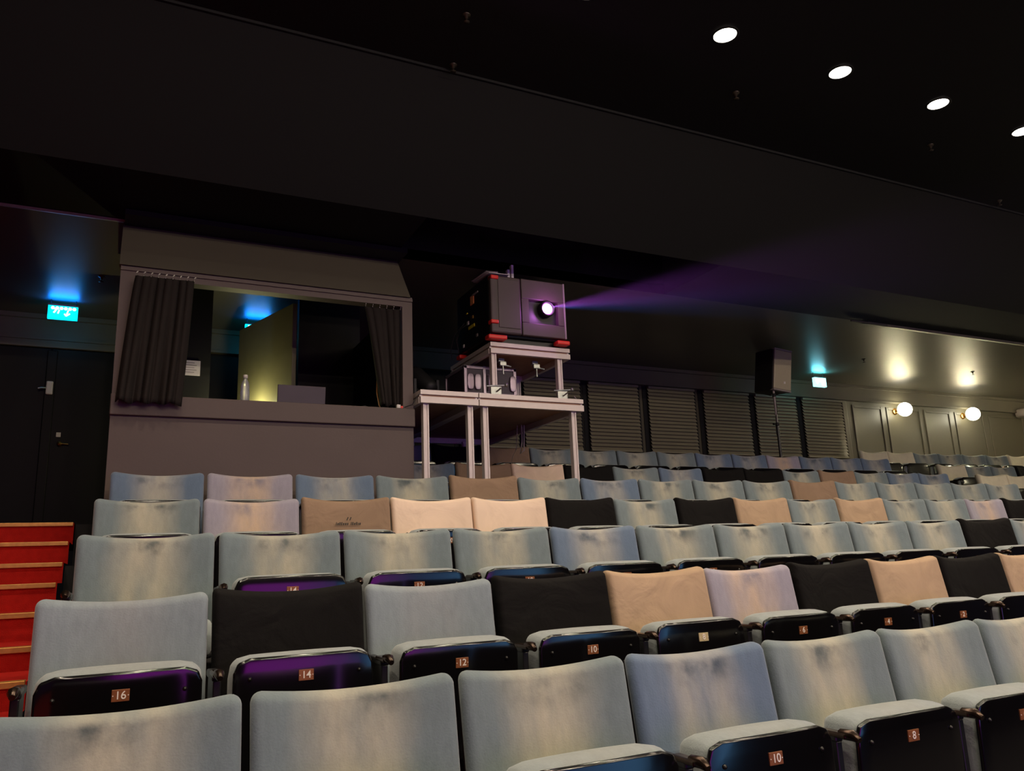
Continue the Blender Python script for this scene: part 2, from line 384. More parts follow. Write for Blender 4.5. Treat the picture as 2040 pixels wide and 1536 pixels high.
# double door at the head of the aisle
d = thing('door_1', None, None, (0, 0, 0), kind='structure')
mb = MB(); mb.box(-1.62, -.72, YB - .05, YB - .005, LAND + .005, 2.30, bev=.006); mb.build('door_leaf', M['door'], d)
mb = MB(); mb.box(-.712, .15, YB - .05, YB - .005, LAND + .005, 2.30, bev=.006); mb.build('door_leaf', M['door'], d)
mb = MB(); mb.box(-.75, -.66, YB - .075, YB - .045, LAND + .01, 2.28, bev=.008); mb.build('door_stile', M['door'], d)
mb = MB(); mb.box(-1.7, .2, YB - .06, YB, 2.31, 2.385, bev=.005); mb.build('door_frame', M['cornice'], d)
mb = MB(); mb.box(-.735, -.675, YB - .11, YB - .077, 1.82, 1.955, bev=.01); mb.build('lock_box', M['white_plastic'], d)
mb = MB(); mb.tube([(-.735, YB - .1, 1.885), (-.775, YB - .12, 1.88), (-.8, YB - .12, 1.872)], .009); mb.build('door_lever', M['chrome'], d)
mb = MB()
mb.lathe([(0, .055), (.018, .05), (.024, .035), (.012, .02), (.022, .012), (.026, 0)], 16, mtx=Matrix.Translation((-.578, YB - .05, 1.335)) @ Euler((PI / 2, 0, 0)).to_matrix().to_4x4())
mb.tube([(-.578, YB - .09, 1.335), (-.5, YB - .095, 1.33)], .007)
mb.build('door_handle', M['brass'], d)
mb = MB(); mb.box(-.615, -.575, YB - .058, YB - .05, 1.405, 1.45, mtx=None, bev=.002); mb.build('key_plate', M['white_plastic'], d)

# raised platform of the right-hand block
slab('floor_right_platform', 9.55, XR, 7.55, YB, LAND, .63, M['floor'])

# ------------------------------------------------------------------ theatre seats
W0 = .54
def back_deform(extra=0.0):
    def f(x, y, z):
        u = x / .262
        v = (z + .25) / .5                       # 0 bottom .. 1 top
        zz = .55 + z - .024 * (1 - min(1, u * u)) * max(0, v) ** 2
        rake = -(1 - v) * .085
        curve = .040 * (1 - min(1.1, u * u)) - .012 * math.sin(PI * min(1, max(0, v))) * (1 - u * u)
        return (x * (1 - .01 * (1 - v)), y + rake + curve + .02 - extra * .4, zz)
    return f
mb = MB(); mb.pillow(.522, .50, .032, .066, .028, 12, 9, back_deform()); ME_BACK = mb.mesh('backrest', [V['g']])
mb = MB(); mb.pillow(.532, .515, .022, .084, .024, 12, 9, back_deform()); ME_COVER = mb.mesh('back_cover', [CV['K']])
def panel_deform(x, y, z):
    X, Y, Z = back_deform()(x, y, z); return (X, Y + .036, Z)
mb = MB(); mb.pillow(.505, .47, .03, .012, .005, 12, 9, panel_deform); ME_PANEL = mb.mesh('back_panel', [M['frame_black']])
def cush_deform(x, y, z):
    b = 1 - (x / .24) ** 2
    return (x, y + (.012 * b if y > 0 else 0), z + .004 * b)
mb = MB(); mb.pillow(.462, .385, .055, .135, .026, 10, 8, cush_deform); ME_CUSH = mb.mesh('seat_cushion', [CUSH])
def shell_deform(x, y, z):
    v = max(0, (z - .06) / .12)
    return (x, y + .0015 * v * v + .004 * (x / .2) ** 2, z)
mb = MB(); mb.pillow(.450, .374, .050, .016, .008, 10, 10, shell_deform)
for sx in (-1, 1):      # screw heads
    mb.lathe([(0, .006), (.005, .004), (.007, 0)], 8, 1, Matrix.Translation((sx * .175, -.006, .125)) @ Euler((PI / 2, 0, 0)).to_matrix().to_4x4())
ME_SHELL = mb.mesh('seat_shell', [M['shell'], M['frame_black']])
mb = MB()   # armrest: flat arm with a worn metal tip
mb.box(-.016, .016, -.262, -.095, .532, .556, bev=.006)
mb.box(-.017, .017, -.30, -.20, .545, .562, 1, bev=.006)
mb.tube([(0, -.335, .548), (0, -.315, .558), (0, -.27, .556)], [.009, .016, .015], 1, 8)
ME_ARM = mb.mesh('armrest', [M['frame_black'], M['bronze']])
mb = MB()   # side standard between two seats
mb.box(-.012, .012, -.26, -.115, .05, .535, bev=.004); mb.box(-.016, .016, -.30, .0, 0, .05, bev=.006)
ME_STD = mb.mesh('side_frame', [M['frame_black']])
PLATES = {}
def plate_mesh(txt, pale=False):
    key = (txt, pale)
    if key in PLATES: return PLATES[key]
    mb = MB(); mb.box(-.024, .024, -.002, .002, -.0165, .0165, bev=.001)
    cu = bpy.data.curves.new('digits', 'FONT'); cu.body = txt; cu.size = .031; cu.align_x = 'CENTER'; cu.align_y = 'CENTER'; cu.extrude = .0008; cu.offset = .0002
    ob = bpy.data.objects.new('digits', cu); COL.objects.link(ob)
    bpy.context.view_layer.update()
    me = ob.evaluated_get(bpy.context.evaluated_depsgraph_get()).to_mesh()
    mt = Matrix.Translation((0, -.003, 0)) @ Euler((PI / 2, 0, 0)).to_matrix().to_4x4()
    mb.add([mt @ v.co for v in me.vertices], [tuple(p.vertices) for p in me.polygons], 1)
    for sx in (-1, 1): mb.box(sx * .0205 - .0013, sx * .0205 + .0013, -.0035, -.002, -.0013, .0013, 1)
    COL.objects.unlink(ob); bpy.data.objects.remove(ob); bpy.data.curves.remove(cu)
    PLATES[key] = mb.mesh('number_plate', [M['plate_pale' if pale else 'plate'], M['digit']]); return PLATES[key]
VARIANT = {}
def variant(me, m):
    k = (me.name, m.name)
    if k not in VARIANT:
        c = me.copy(); c.materials[0] = m; VARIANT[k] = c
    return VARIANT[k]
LOOK = {'g': 'worn grey-green velour', 'b': 'blue velour', 'm': 'mauve velour', 'l': 'plain smooth grey velour', 'T': 'tan-covered', 'D': 'brown-covered', 'C': 'cream-covered', 'K': 'black-covered', 'W': 'pale cream'}
def link(name, me, parent):
    o = bpy.data.objects.new(name, me); COL.objects.link(o); o.parent = parent; return o
def make_seat(kind, x, y, z, p, label, group, num=None, tilt=0.0, rz=0.0, last=False, pale=False, down=False):
    t = thing('theatre_seat', label, 'seat', (x, y, z), (0, 0, rz), group)
    t.scale = (p / W0, 1, 1)
    base = kind if kind in V else random.choice('gb')
    link('backrest', variant(ME_BACK, V[base]), t)
    link('back_panel', ME_PANEL, t)
    if kind in CV: link('back_cover', variant(ME_COVER, CV[kind]), t)
    c = link('seat_cushion', ME_CUSH, t); c.location = (0, -.29, .37) if down else (0, -.21, .403)
    if down: tilt = PI / 2
    c.rotation_euler = (tilt, 0, 0)
    s = link('seat_shell', ME_SHELL, t)
    R = Euler((tilt, 0, 0)).to_matrix()
    s.location = Vector(c.location) + R @ Vector((0, -.071, .0005)); s.rotation_euler = (tilt, 0, 0)
    if num is not None:
        q = link('number_plate', plate_mesh(str(num), pale), s); q.location = (0, -.0085, .124)
    for sx in ((-1, 1) if last else (-1,)):
        a = link('armrest', ME_ARM, t); a.location = (sx * W0 / 2, 0, 0)
        f = link('side_frame', ME_STD, t); f.location = (sx * W0 / 2, 0, 0)
    return t
ROWN = ['front row', 'second row', 'third row', 'fourth row', 'fifth row', 'sixth row', 'rear row']
TILT = {(1, 0): .05, (1, 1): -.04, (1, 4): -.05, (0, 3): -.02, (0, 2): -.03, (2, 1): -.04, (2, 0): .05, (1, 2): .05, (1, 3): .03}
for r, (k0, cols) in enumerate(SEATS):
    x0, zt, p = ROWS[r]
    zf = FLOORS[r] if r < 6 else zt - H
    for i, ch in enumerate(cols):
        k = k0 + i
        num = 16 - 2 * k if k < 8 else 2 * (k - 8) + 1
        if r == 6: kk = k + 8; num = 16 - 2 * kk if kk < 8 else 2 * (kk - 8) + 1
        show = r < 4
        where = 'aisle end' if (k == 0 and r < 5) else '%s from left' % ordinal(i)
        lab = '%s theatre seat%s, %s in the %s' % (LOOK[ch], ' numbered %d' % num if r < 3 and not (r==0 and k==0) else '', where, ROWN[r])
        t = make_seat(ch, x0 + p * (k + .5), row_y(r), zf if r < 6 else LAND, p, lab, 'theatre seats in the %s' % ROWN[r],
                  num if show else None, TILT.get((r, k), random.uniform(.02, .06)), 0, i == len(cols) - 1, (r, k) == (1, 4), (r, k) in ((2, 0),))
        if r == 3 and k == 2:      # print on the brown cover
            mb = MB()
            for dx in (-.009, .006):
                mb.add([(dx, 0, -.008), (dx + .005, 0, -.008), (dx + .012, 0, .009), (dx + .007, 0, .009)], [(0, 1, 2, 3)])
            x = -.062
            rr = random.Random(3)
            while x < .062:
                w = rr.choice((.004, .006, .007)); h = rr.choice((.012, .012, .016))
                if abs(x) > .004: mb.add([(x, 0, -.034), (x + w, 0, -.034), (x + w + .002, 0, -.034 + h), (x + .002, 0, -.034 + h)], [(0, 1, 2, 3)])
                x += w + .003
            cvr = [c for c in t.children if c.name.startswith('back_cover')][0]
            o = mb.build('printed_mark', M['label_ink'], cvr); o.location = (0, -.033, .672); o.rotation_euler = (-.16, 0, 0); o.scale = (1.2, 1, 1.1)
            sol = o.modifiers.new('s', 'SOLIDIFY'); sol.thickness = .001
# right-hand block beyond the second aisle
RB = [
 ('upper', 9.68, 8.15, .63, 1.43, 'WWggggWW', .03),
 ('middle', 10.24, 7.35, LAND, 1.136, 'WggKgg', .03),
 ('lower', 9.86, 6.55, .10, .90, 'WWWg', .03),
]
for nm, x, y, zf, zt, cols, rz in RB:
    for i, ch in enumerate(cols):
        lab = '%s theatre seat, %s from left in the %s right-block row' % (LOOK[ch], ordinal(i), nm)
        make_seat(ch, x + .27 + .545 * i * math.cos(rz), y - .545 * i * math.sin(rz), zt - H, .54, lab, 'theatre seats in the right-hand block', None, 0, -rz, i == len(cols) - 1)

# ------------------------------------------------------------------ control booth
bo = thing('control_booth', 'dark grey control booth with curtained opening behind the seats', 'booth', (0, 0, 0), kind='structure')
XB0, XB1, YF = -.10, 2.05, 5.92
slab('front_panel', XB0, XB1, YF, YF + .08, -.15, 1.10, M['booth'], bo)
slab('sill', XB0 - .005, XB1 + .005, YF - .03, YF + .16, 1.09, 1.235, M['booth'], bo, .006)
slab('jamb', XB0, XB0 + .10, YF, YF + .10, 1.235, 2.17, M['booth'], bo)
slab('jamb', XB1 - .085, XB1, YF, YF + .10, 1.235, 2.17, M['booth'], bo)
mb = MB(); mb.box(XB0 + .10, XB1 - .085, YF, YF + .10, 2.085, 2.17); mb.box(XB0, XB1, YF - .012, YF + .0, 2.13, 2.155)
mb.build('lintel', M['booth'], bo)
mb = MB()   # sloping hood, a closed slab
pf = [(YF - .02, 2.165), (YS - .005, ZS - .012), (YS + .02, ZS - .012), (YS + .02, ZS - .06), (YF + .05, 2.165)]
vs = [(x, y, z) for x in (XB0 - .01, XB1 - .02) for (y, z) in pf]
n = len(pf)
mb.add(vs, [(i, (i + 1) % n, n + (i + 1) % n, n + i) for i in range(n)] + [tuple(range(n))[::-1], tuple(range(n, 2 * n))])
mb.build('hood', M['hood'], bo)
slab('side_wall', XB0, XB0 + .06, YF + .09, 7.6, -.1, 2.16, M['black_paint'], bo)
slab('side_wall', XB1 - .06, XB1, YF + .09, 7.6, -.1, 2.16, M['black_paint'], bo)
slab('rear_wall', XB0 + .06, .66, 7.52, 7.6, .3, ZS - .01, M['void'], bo)
slab('rear_wall', 1.45, XB1, 7.52, 7.6, .3, ZS - .01, M['void'], bo)
slab('roof_panel', XB0, XB1, YF + .1, 7.0, 2.6, 2.64, M['void'], bo)
slab('desk', XB0 + .07, XB1 - .07, YF + .17, 6.75, 1.12, 1.15, M['black_paint'], bo)
slab('lamp_shelf', .67, 1.0, 7.25, 7.52, 1.36, 1.38, M['black_paint'], bo)
slab('booth_floor', XB0 + .06, XB1 - .06, YF + .09, 7.6, .05, .10, M['floor'], bo)
# door leaf standing open at the rear of the booth
mb = MB(); L_ = math.hypot(.33, 1.0)
mb.box(0, L_, -.02, .02, .3, 2.36, bev=.004)
dl = mb.build('door_2', M['partition']); dl.location = (1.30, 6.93, .0); dl.rotation_euler = (0, 0, math.atan2(1.0, -.33)); tag(dl, kind='structure')
# white notice pinned inside
mb = MB(); mb.box(-.10, .10, -.001, .001, -.07, .07)
for k in range(5): mb.box(-.08, .05 + .02 * (k % 2), -.0015, -.001, .045 - k * .022, .05 - k * .022, 1)
tag(mb.build('paper_notice', [M['paper'], M['grey_plastic']], loc=(.475, 7.515, 1.845)), 'white paper notice pinned on the wall inside the booth', 'paper')
# curtains
def curtain(name, label, tl, tr, bl, br, yt, zt, zb, folds, amp, back=0):
    t = thing(name, label, 'curtain', ((tl + tr) / 2, yt, zt))
    cx = (tl + tr) / 2; mb = MB(); nu, nv = folds * 10, 26; vs = []
    rnd = random.Random(folds)
    ph = [rnd.uniform(-.6, .6) for _ in range(folds + 2)]
    for j in range(nv + 1):
        v = j / nv
        l = tl + (bl - tl) * v ** .8; r = tr + (br - tr) * v ** 1.3
        for i in range(nu + 1):
            u = i / nu; f = u * folds
            a = amp * (.55 + .45 * v)
            w = (1 - 2 * abs(math.sin(PI * f + ph[int(f)] * v * .5)) ** .7) * a * (.65 + .35 * math.sin(2.1 * f + 1)) + .5 * a * math.sin(2 * PI * f * .37 + 2.5 * v)
            vs.append((l + (r - l) * u - cx, -.01 + w, (zb - zt) * v - .012 * abs(math.sin(PI * f)) * (1 if j == 0 else 0) + (.01 * math.sin(3 * f) if j == nv else 0)))
    fs = [(j * (nu + 1) + i, j * (nu + 1) + i + 1, (j + 1) * (nu + 1) + i + 1, (j + 1) * (nu + 1) + i) for j in range(nv) for i in range(nu)]
    mb.add(vs, fs, 0, True)
    o = mb.build('drape', M['curtain'], t); sd = o.modifiers.new('s', 'SOLIDIFY'); sd.thickness = .004
    for i in range(folds + 1):
        x = tl + (tr - tl) * i / folds - cx
        mb = MB(); mb.tube([(x, -.03, -.014), (x + .004, -.034, .008), (x + .010, -.02, .02)], .004, 0, 6)
        mb.build('curtain_hook', M['white_plastic'], t)
    return t
curtain('booth_curtain', 'dark curtain gathered at the left of the booth opening', .0, .375, -.075, .335, YF - .085, 2.075, 1.165, 8, .034)
curtain('booth_curtain', 'dark curtain gathered at the right of the booth opening', 1.665, 1.955, 1.80, 1.955, YF + .05, 2.075, 1.26, 5, .022)
# things on the booth sill and desk
lt = thing('laptop', 'dark open laptop seen from behind on the booth sill', 'laptop', (1.22, 6.20, 1.15))
mb = MB(); mb.box(-.175, .175, -.01, .22, .0, .016, bev=.004); mb.build('base', M['laptop'], lt)
mb = MB(); mb.box(-.185, .185, -.006, .006, 0, .265, bev=.004)
mb.tube([(-.07, -.0075, .01), (0, -.0075, .055), (.02, -.0075, .05), (.05, -.0075, .01)], .002, 1, 5)  # thin grey chevron drawn in place of reflected lines on the lid
o = mb.build('lid', [M['laptop'], M['grey_plastic']], lt); o.location = (0, -.015, .014); o.rotation_euler = (.12, 0, 0)
mb = MB(); mb.lathe([(0, 0), (.031, .0), (.033, .01), (.033, .08), (.03, .1), (.032, .12), (.026, .15), (.013, .175), (.013, .19), (0, .191)], 18)
bt = thing('water_bottle', 'clear plastic water bottle with white cap in the booth opening', 'bottle', (.775, 6.0, 1.236))
mb.build('bottle_body', M['bottle'], bt)
mb = MB(); mb.lathe([(0, .21), (.016, .21), (.017, .205), (.017, .185), (.013, .184)], 16); mb.build('bottle_cap', M['white_plastic'], bt)
mb = MB(); mb.tube([(1.79, 6.04, 1.5), (1.785, 6.03, 1.38), (1.80, 6.02, 1.28), (1.805, 6.0, 1.242)], .005, 0, 8)
tag(mb.build('orange_cable', M['cable_orange']), 'orange cable hanging beside the right booth curtain', 'cable')
pg = thing('mains_plug', 'small white and red plug on the right end of the booth sill', 'plug', (1.93, YF - .0, 1.237))
mb = MB(); mb.box(-.02, .012, -.015, .015, 0, .03, bev=.006); mb.build('plug_body', M['white_plastic'], pg)
mb = MB(); mb.box(.012, .032, -.012, .012, 0, .02, bev=.004); mb.build('plug_collar', M['red'], pg)
mb = MB(); mb.tube([(1.97, YF - .02, 1.245), (2.02, YF - .06, 1.26), (2.06, 5.84, 1.33), (2.10, 5.83, 1.384), (2.2, 5.9, 1.386), (2.4, 6.2, 1.384)], .004, 0, 6)
tag(mb.build('power_cable', M['cable']), 'thin black cable running from booth sill to the staging deck', 'cable')
mb = MB(); mb.tube([(1.6, 6.0, 1.242), (1.68, 6.01, 1.262), (1.74, 6.0, 1.243), (1.86, 6.02, 1.243), (1.9, 5.98, 1.25)], .004, 0, 6)
tag(mb.build('loose_cable', M['cable']), 'black cable lying along the right part of the booth sill', 'cable')
dk = thing('desk_lamp', 'small lamp glowing low inside the booth behind the sill', 'lamp', (.93, 7.42, 1.38))
mb = MB(); mb.lathe([(0, 0), (.04, 0), (.04, .01), (.008, .014), (.008, .03)], 16); mb.build('base', M['black_paint'], dk)
mb = MB(); mb.lathe([(0, .07), (.018, .062), (.025, .045), (.018, .03), (0, .028)], 16); mb.build('bulb', emit('lamp_bulb', (1, .9, .5), 3), dk)

# ------------------------------------------------------------------ staging decks and projector
TOPZ = 1.375
def deck(label, x0, x1, y0, y1, top, legs, legz, rail=.105):
    t = thing('stage_deck', label, 'platform', ((x0 + x1) / 2, (y0 + y1) / 2, legz[0]), group=None)
    ox, oy, oz = t.location
    mb = MB(); mb.box(x0 + .02 - ox, x1 - .02 - ox, y0 + .02 - oy, y1 - .02 - oy, top - .05 - oz, top - oz)
    mb.build('deck_board', M['ply'], t)
    mb = MB()
    def rl(a, b, horizontal):
        # edge profile with a groove
        for (za, zb, s) in ((top - .036, top, 0), (top - .054, top - .036, .022), (top - rail, top - .054, -.004)):
            if horizontal: mb.box(x0 - ox, x1 - ox, a - oy + (s if b > 0 else 0), a + .035 - oy - (s if b < 0 else 0), za - oz, zb - oz)
            else: mb.box(a - ox + (s if b > 0 else 0), a + .035 - ox - (s if b < 0 else 0), y0 + .035 - oy, y1 - .035 - oy, za - oz, zb - oz)
    rl(y0, 1, True); rl(y1 - .035, -1, True); rl(x0, 1, False); rl(x1 - .035, -1, False)
    mb.build('edge_rail', M['alu'], t)
    for (lx, ly, lz) in legs:
        mb = MB(); mb.box(lx - .024 - ox, lx + .024 - ox, ly - .024 - oy, ly + .024 - oy, lz - oz, top - rail + .01 - oz, bev=.004)
        for sx in (-1, 1): mb.box(lx + sx * .017 - .007 - ox, lx + sx * .017 + .007 - ox, ly - .032 - oy, ly - .023 - oy, lz - oz, top - rail - oz, bev=.002)
        mb.build('leg', M['alu'], t)
    return t
F6 = FLOORS[5]
deck('narrow silver staging deck beside the booth', 2.07, 2.565, 5.80, 7.78, TOPZ, [(2.125, 5.862, F6), (2.505, 5.862, F6), (2.125, 7.7, LAND), (2.505, 7.7, LAND)], (F6,))
deck('wide silver staging deck carrying the projector stand', 2.575, 3.56, 5.80, 7.78, TOPZ, [(2.64, 5.862, F6), (3.475, 5.862, F6), (2.64, 7.7, LAND), (3.475, 7.7, LAND)], (F6,))
deck('short silver upper platform directly under the projector', 2.83, 3.63, 6.10, 7.05, 1.915, [(2.868, 6.15, TOPZ), (3.53, 6.15, TOPZ), (2.868, 7.0, TOPZ), (3.53, 7.0, TOPZ)], (TOPZ,), .10)
def clamp(x, y, z, label, s=1.0):
    t = thing('leg_clamp', label, 'clamp', (x, y, z), group='clamps on the staging decks')
    mb = MB(); mb.box(-.05 * s, .05 * s, -.03, -.002, 0, .022, bev=.004); mb.box(-.035 * s, .035 * s, -.025, -.002, .022, .10 * s, bev=.006)
    mb.build('clamp_body', M['chrome'], t)
    mb = MB(); mb.tube([(-.06 * s, -.02, .09 * s), (.06 * s, -.035, .1 * s)], .008); mb.tube([(-.05 * s, -.03, .04), (.07 * s, -.02, .02)], .007)
    mb.tube([(.0, -.03, .06 * s), (.02, -.075, .075 * s)], .007)
    mb.build('clamp_bolt', M['chrome'], t)
    mb = MB(); mb.lathe([(0, .018), (.016, .014), (.018, 0), (.0, -.002)], 10, mtx=Matrix.Translation((.06 * s, -.04, .1 * s)) @ Euler((PI / 2, 0, 0)).to_matrix().to_4x4())
    mb.build('wing_nut', M['chrome'], t)
clamp(2.868, 6.118, TOPZ, 'chrome clamp at foot of the left projector-stand leg', 1.5)
clamp(3.53, 6.118, TOPZ, 'chrome clamp at foot of the right projector-stand leg', 1.5)
def hang_clamp(x, y, z, label):
    t = thing('hanging_clamp', label, 'clamp', (x, y, z), group='clamps under the upper platform')
    mb = MB(); mb.box(-.03, .03, -.02, .02, -.035, 0, bev=.005); mb.box(-.02, .045, -.03, .0, -.075, -.03, bev=.006); mb.build('clamp_body', M['chrome'], t)
    mb = MB(); mb.tube([(.01, -.02, -.07), (.012, -.02, -.15)], .008); mb.tube([(.01, -.02, -.06), (.09, -.02, -.075)], .008); mb.build('clamp_bolt', M['chrome'], t)
hang_clamp(3.0, 6.26, 1.815, 'chrome clamp hanging under the left of the upper platform')
hang_clamp(3.34, 6.26, 1.815, 'chrome clamp hanging under the right of the upper platform')
mb = MB(); mb.box(-.02, .02, -.02, .02, -.14, 0, bev=.006); mb.box(-.012, .012, -.03, .03, -.06, -.02)
tag(mb.build('leg_socket', M['alu'], loc=(3.18, 7.6, 1.27)), 'short metal socket hanging below the rear edge of the staging', 'bracket')
# projector
pj = thing('cinema_projector', 'large grey video projector with glowing purple lens on the platform', 'projector', (3.205, 6.5, 1.917))
PX0, PX1, PY0, PY1, PZ0, PZ1 = -.375, .375, -.44, .36, .055, .63
mb = MB(); mb.box(PX0, PX1, PY0 + .05, PY1, PZ0, PZ1, bev=.02); mb.build('body', M['projector_dark'], pj)
mb = MB(); mb.box(PX0 + .0, -.075, PY0, PY0 + .052, PZ0 + .02, PZ1 - .02, bev=.015)
mb.box(PX0 + .07, -.09, PY0 - .006, PY0 + .01, PZ0 + .07, PZ1 - .05, bev=.004)
mb.build('front_panel', M['projector'], pj)
mb = MB()   # lens housing panel with square recess
mb.box(-.07, PX1, PY0, PY0 + .052, .42, PZ1 - .02, bev=.008); mb.box(-.07, PX1, PY0, PY0 + .052, PZ0 + .02, .20, bev=.008)
mb.box(-.07, .0, PY0, PY0 + .052, .20, .42); mb.box(.30, PX1, PY0, PY0 + .052, .20, .42)
mb.build('lens_panel', M['projector'], pj)
mb = MB(); mb.box(PX1 - .012, PX1 + .004, PY0 - .004, PY0 + .06, PZ0 + .02, PZ1 - .02, bev=.003); mb.build('side_trim', M['grey_plastic'], pj)
LX, LZ = .185, .345
mtl = Matrix.Translation((LX, PY0 + .06, LZ)) @ Euler((PI / 2, 0, 0)).to_matrix().to_4x4()
mb = MB(); mb.lathe([(.075, 0), (.075, .07), (.068, .085), (.060, .085), (.058, .06)], 28, mtx=mtl); lb = mb.build('lens_barrel', M['projector_dark'], pj)
mb = MB(); mb.lathe([(.058, .062), (.04, .074), (.02, .08), (0, .082)], 28, mtx=mtl); mb.build('lens_rim_glow', emit('lens_magenta', (.62, .06, .75), 1.1), lb)
mb = MB(); mb.lathe([(.050, .069), (.03, .079), (.015, .083), (0, .084)], 28, mtx=mtl); mb.build('lens_glass', emit('lens_light', (.9, .5, 1.0), 8), lb)
for (x, y, z, w, l, h) in ((PX0 + .02, PY0 - .005, PZ1 - .06, .075, .06, .035), (PX0 + .01, PY0 - .005, PZ0 + .10, .075, .06, .035)):
    mb = MB(); mb.box(x - .02, x + w - .02, y - .012, y + l, z, z + h, bev=.008); mb.build('corner_cap', M['red'], pj)
for (x, y, w) in ((PX0 - .04, PY0 - .02, .18), (PX1 - .11, PY0 - .03, .13), (PX0 - .02, PY1 - .1, .13)):
    mb = MB(); mb.box(x, x + w, y, y + .09, .012, .052, bev=.01); mb.build('foot', M['red'], pj)
mb = MB(); mb.box(-.3, .34, -.36, .3, .0, .052, bev=.005); mb.build('base_plate', M['projector_dark'], pj)
for nm, m, y, z, w, h in (('sticker', 'orange', -.03, .455, .075, .085), ('sticker', 'yellow', -.0, .235, .14, .03), ('sticker', 'grey_plastic', -.1, .53, .13, .018), ('connector', 'white_plastic', .08, .29, .035, .035), ('connector', 'brass', -.02, .32, .05, .03), ('connector', 'grey_plastic', -.12, .12, .03, .03), ('connector', 'white_plastic', .2, .10, .03, .03), ('connector', 'yellow', .1, .40, .03, .012)):
    mb = MB(); mb.box(PX0 - .006, PX0 + .001, y - w / 2, y + w / 2, z, z + h, bev=.001); mb.build(nm, M[m], pj)
mb = MB(); mb.tube([(PX0 - .005, .1, .3), (PX0 - .06, .14, .26), (PX0 - .08, .18, .15), (PX0 - .05, .2, .04)], .005)
mb.tube([(PX0 - .005, .16, .33), (PX0 - .09, .22, .22), (PX0 - .11, .26, .08), (PX0 - .09, .28, .0)], .004); mb.build('signal_cable', M['cable'], pj)
pp = thing('paper_sheets', 'white paper sheets lying on the left top of the projector', 'paper', (2.93, 6.22, 2.549))
mb = MB(); mb.add([(-.1, -.14, .0), (.1, -.14, .004), (.1, .22, .012), (-.1, .22, .03), (-.1, -.14, .004), (.1, -.14, .008), (.1, .22, .016), (-.1, .22, .034)], [(0, 3, 2, 1), (4, 5, 6, 7), (0, 1, 5, 4), (2, 3, 7, 6), (0, 4, 7, 3), (1, 2, 6, 5)]); mb.build('sheet', M['paper'], pp)
mb = MB(); mb.add([(-.11, -.10, .03), (-.02, -.16, .01), (.0, .2, .03), (-.11, .24, .05)], [(0, 1, 2, 3)]); o = mb.build('sheet', M['paper'], pp); o.modifiers.new('s', 'SOLIDIFY').thickness = .002
for x, h in ((3.045, .075), (3.085, .125)):
    mb = MB(); mb.box(-.012, .012, -.02, .02, 0, h, bev=.003)
    o = mb.build('aerial_stub', M['paper'], loc=(x, 6.14, 2.547)); tag(o, 'pale upright tab on projector top, the %s of two' % ('shorter left one' if h < .1 else 'taller right one'), 'tab')
# flight case under the platform
fc = thing('flight_case', 'silver-edged flight case standing under the upper platform', 'case', (2.97, 6.66, TOPZ))
w2, d2, h2 = .262, .24, .40
mb = MB(); mb.box(-w2 + .01, w2 - .01, -d2 + .01, d2 - .01, .02, h2 - .01); mb.build('case_body', M['case_panel'], fc)
mb = MB()
for sx in (-1, 1):
    for sy in (-1, 1): mb.box(min(sx * w2, sx * (w2 - .03)), max(sx * w2, sx * (w2 - .03)), min(sy * d2, sy * (d2 - .03)), max(sy * d2, sy * (d2 - .03)), 0, h2, bev=.004)
for z in (.0, .095, .125, h2 - .03):
    for sy in (-1, 1): mb.box(-w2, w2, min(sy * d2, sy * (d2 - .025)), max(sy * d2, sy * (d2 - .025)), z, z + .028, bev=.003)
    for sx in (-1, 1): mb.box(min(sx * w2, sx * (w2 - .025)), max(sx * w2, sx * (w2 - .025)), -d2, d2, z, z + .028, bev=.003)
mb.box(-.075, -.05, -d2 - .002, -d2 + .02, .15, h2); mb.box(.02, .045, -d2 - .002, -d2 + .02, .15, h2 - .03)
mb.build('edging', M['lilac_metal'], fc)
for x in (-w2 + .06, -.13, w2 - .04):
    mb = MB(); mb.pillow(.065, .15, .03, .014, .006, 4, 4); o = mb.build('butterfly_latch', M['lilac_metal'], fc); o.location = (x, -d2 - .004, .25)
mb = MB(); mb.tube([(-.03, -d2 - .005, .18), (-.03, -d2 - .03, .2), (-.03, -d2 - .03, .30), (-.03, -d2 - .005, .32)], .012); mb.build('handle', M['lilac_metal'], fc)
# dark equipment at the left of the deck
eq = thing('stage_equipment', 'dark stage equipment with a small teal light left of the flight case', 'equipment', (2.46, 6.75, TOPZ))
mb = MB(); mb.box(-.11, .11, -.1, .1, 0, .05, bev=.01); mb.build('base', M['speaker_box'], eq)
mb = MB()
for sx in (-1, 1): mb.box(sx * .11 - .015, sx * .11 + .015, -.03, .03, .05, .32, bev=.006)
mb.build('yoke', M['speaker_box'], eq)
mb = MB(); mb.lathe([(0, -.2), (.085, -.2), (.09, -.16), (.07, .08), (.05, .12), (0, .12)], 18, mtx=Matrix.Translation((0, 0, .28)) @ Euler((2.2, 0, .4)).to_matrix().to_4x4()); mb.build('housing', M['speaker_box'], eq)
mb = MB(); mb.box(-.02, .02, -.105, -.1, .012, .04); mb.build('display', emit('display_teal', (.1, .6, .7), .9), eq)
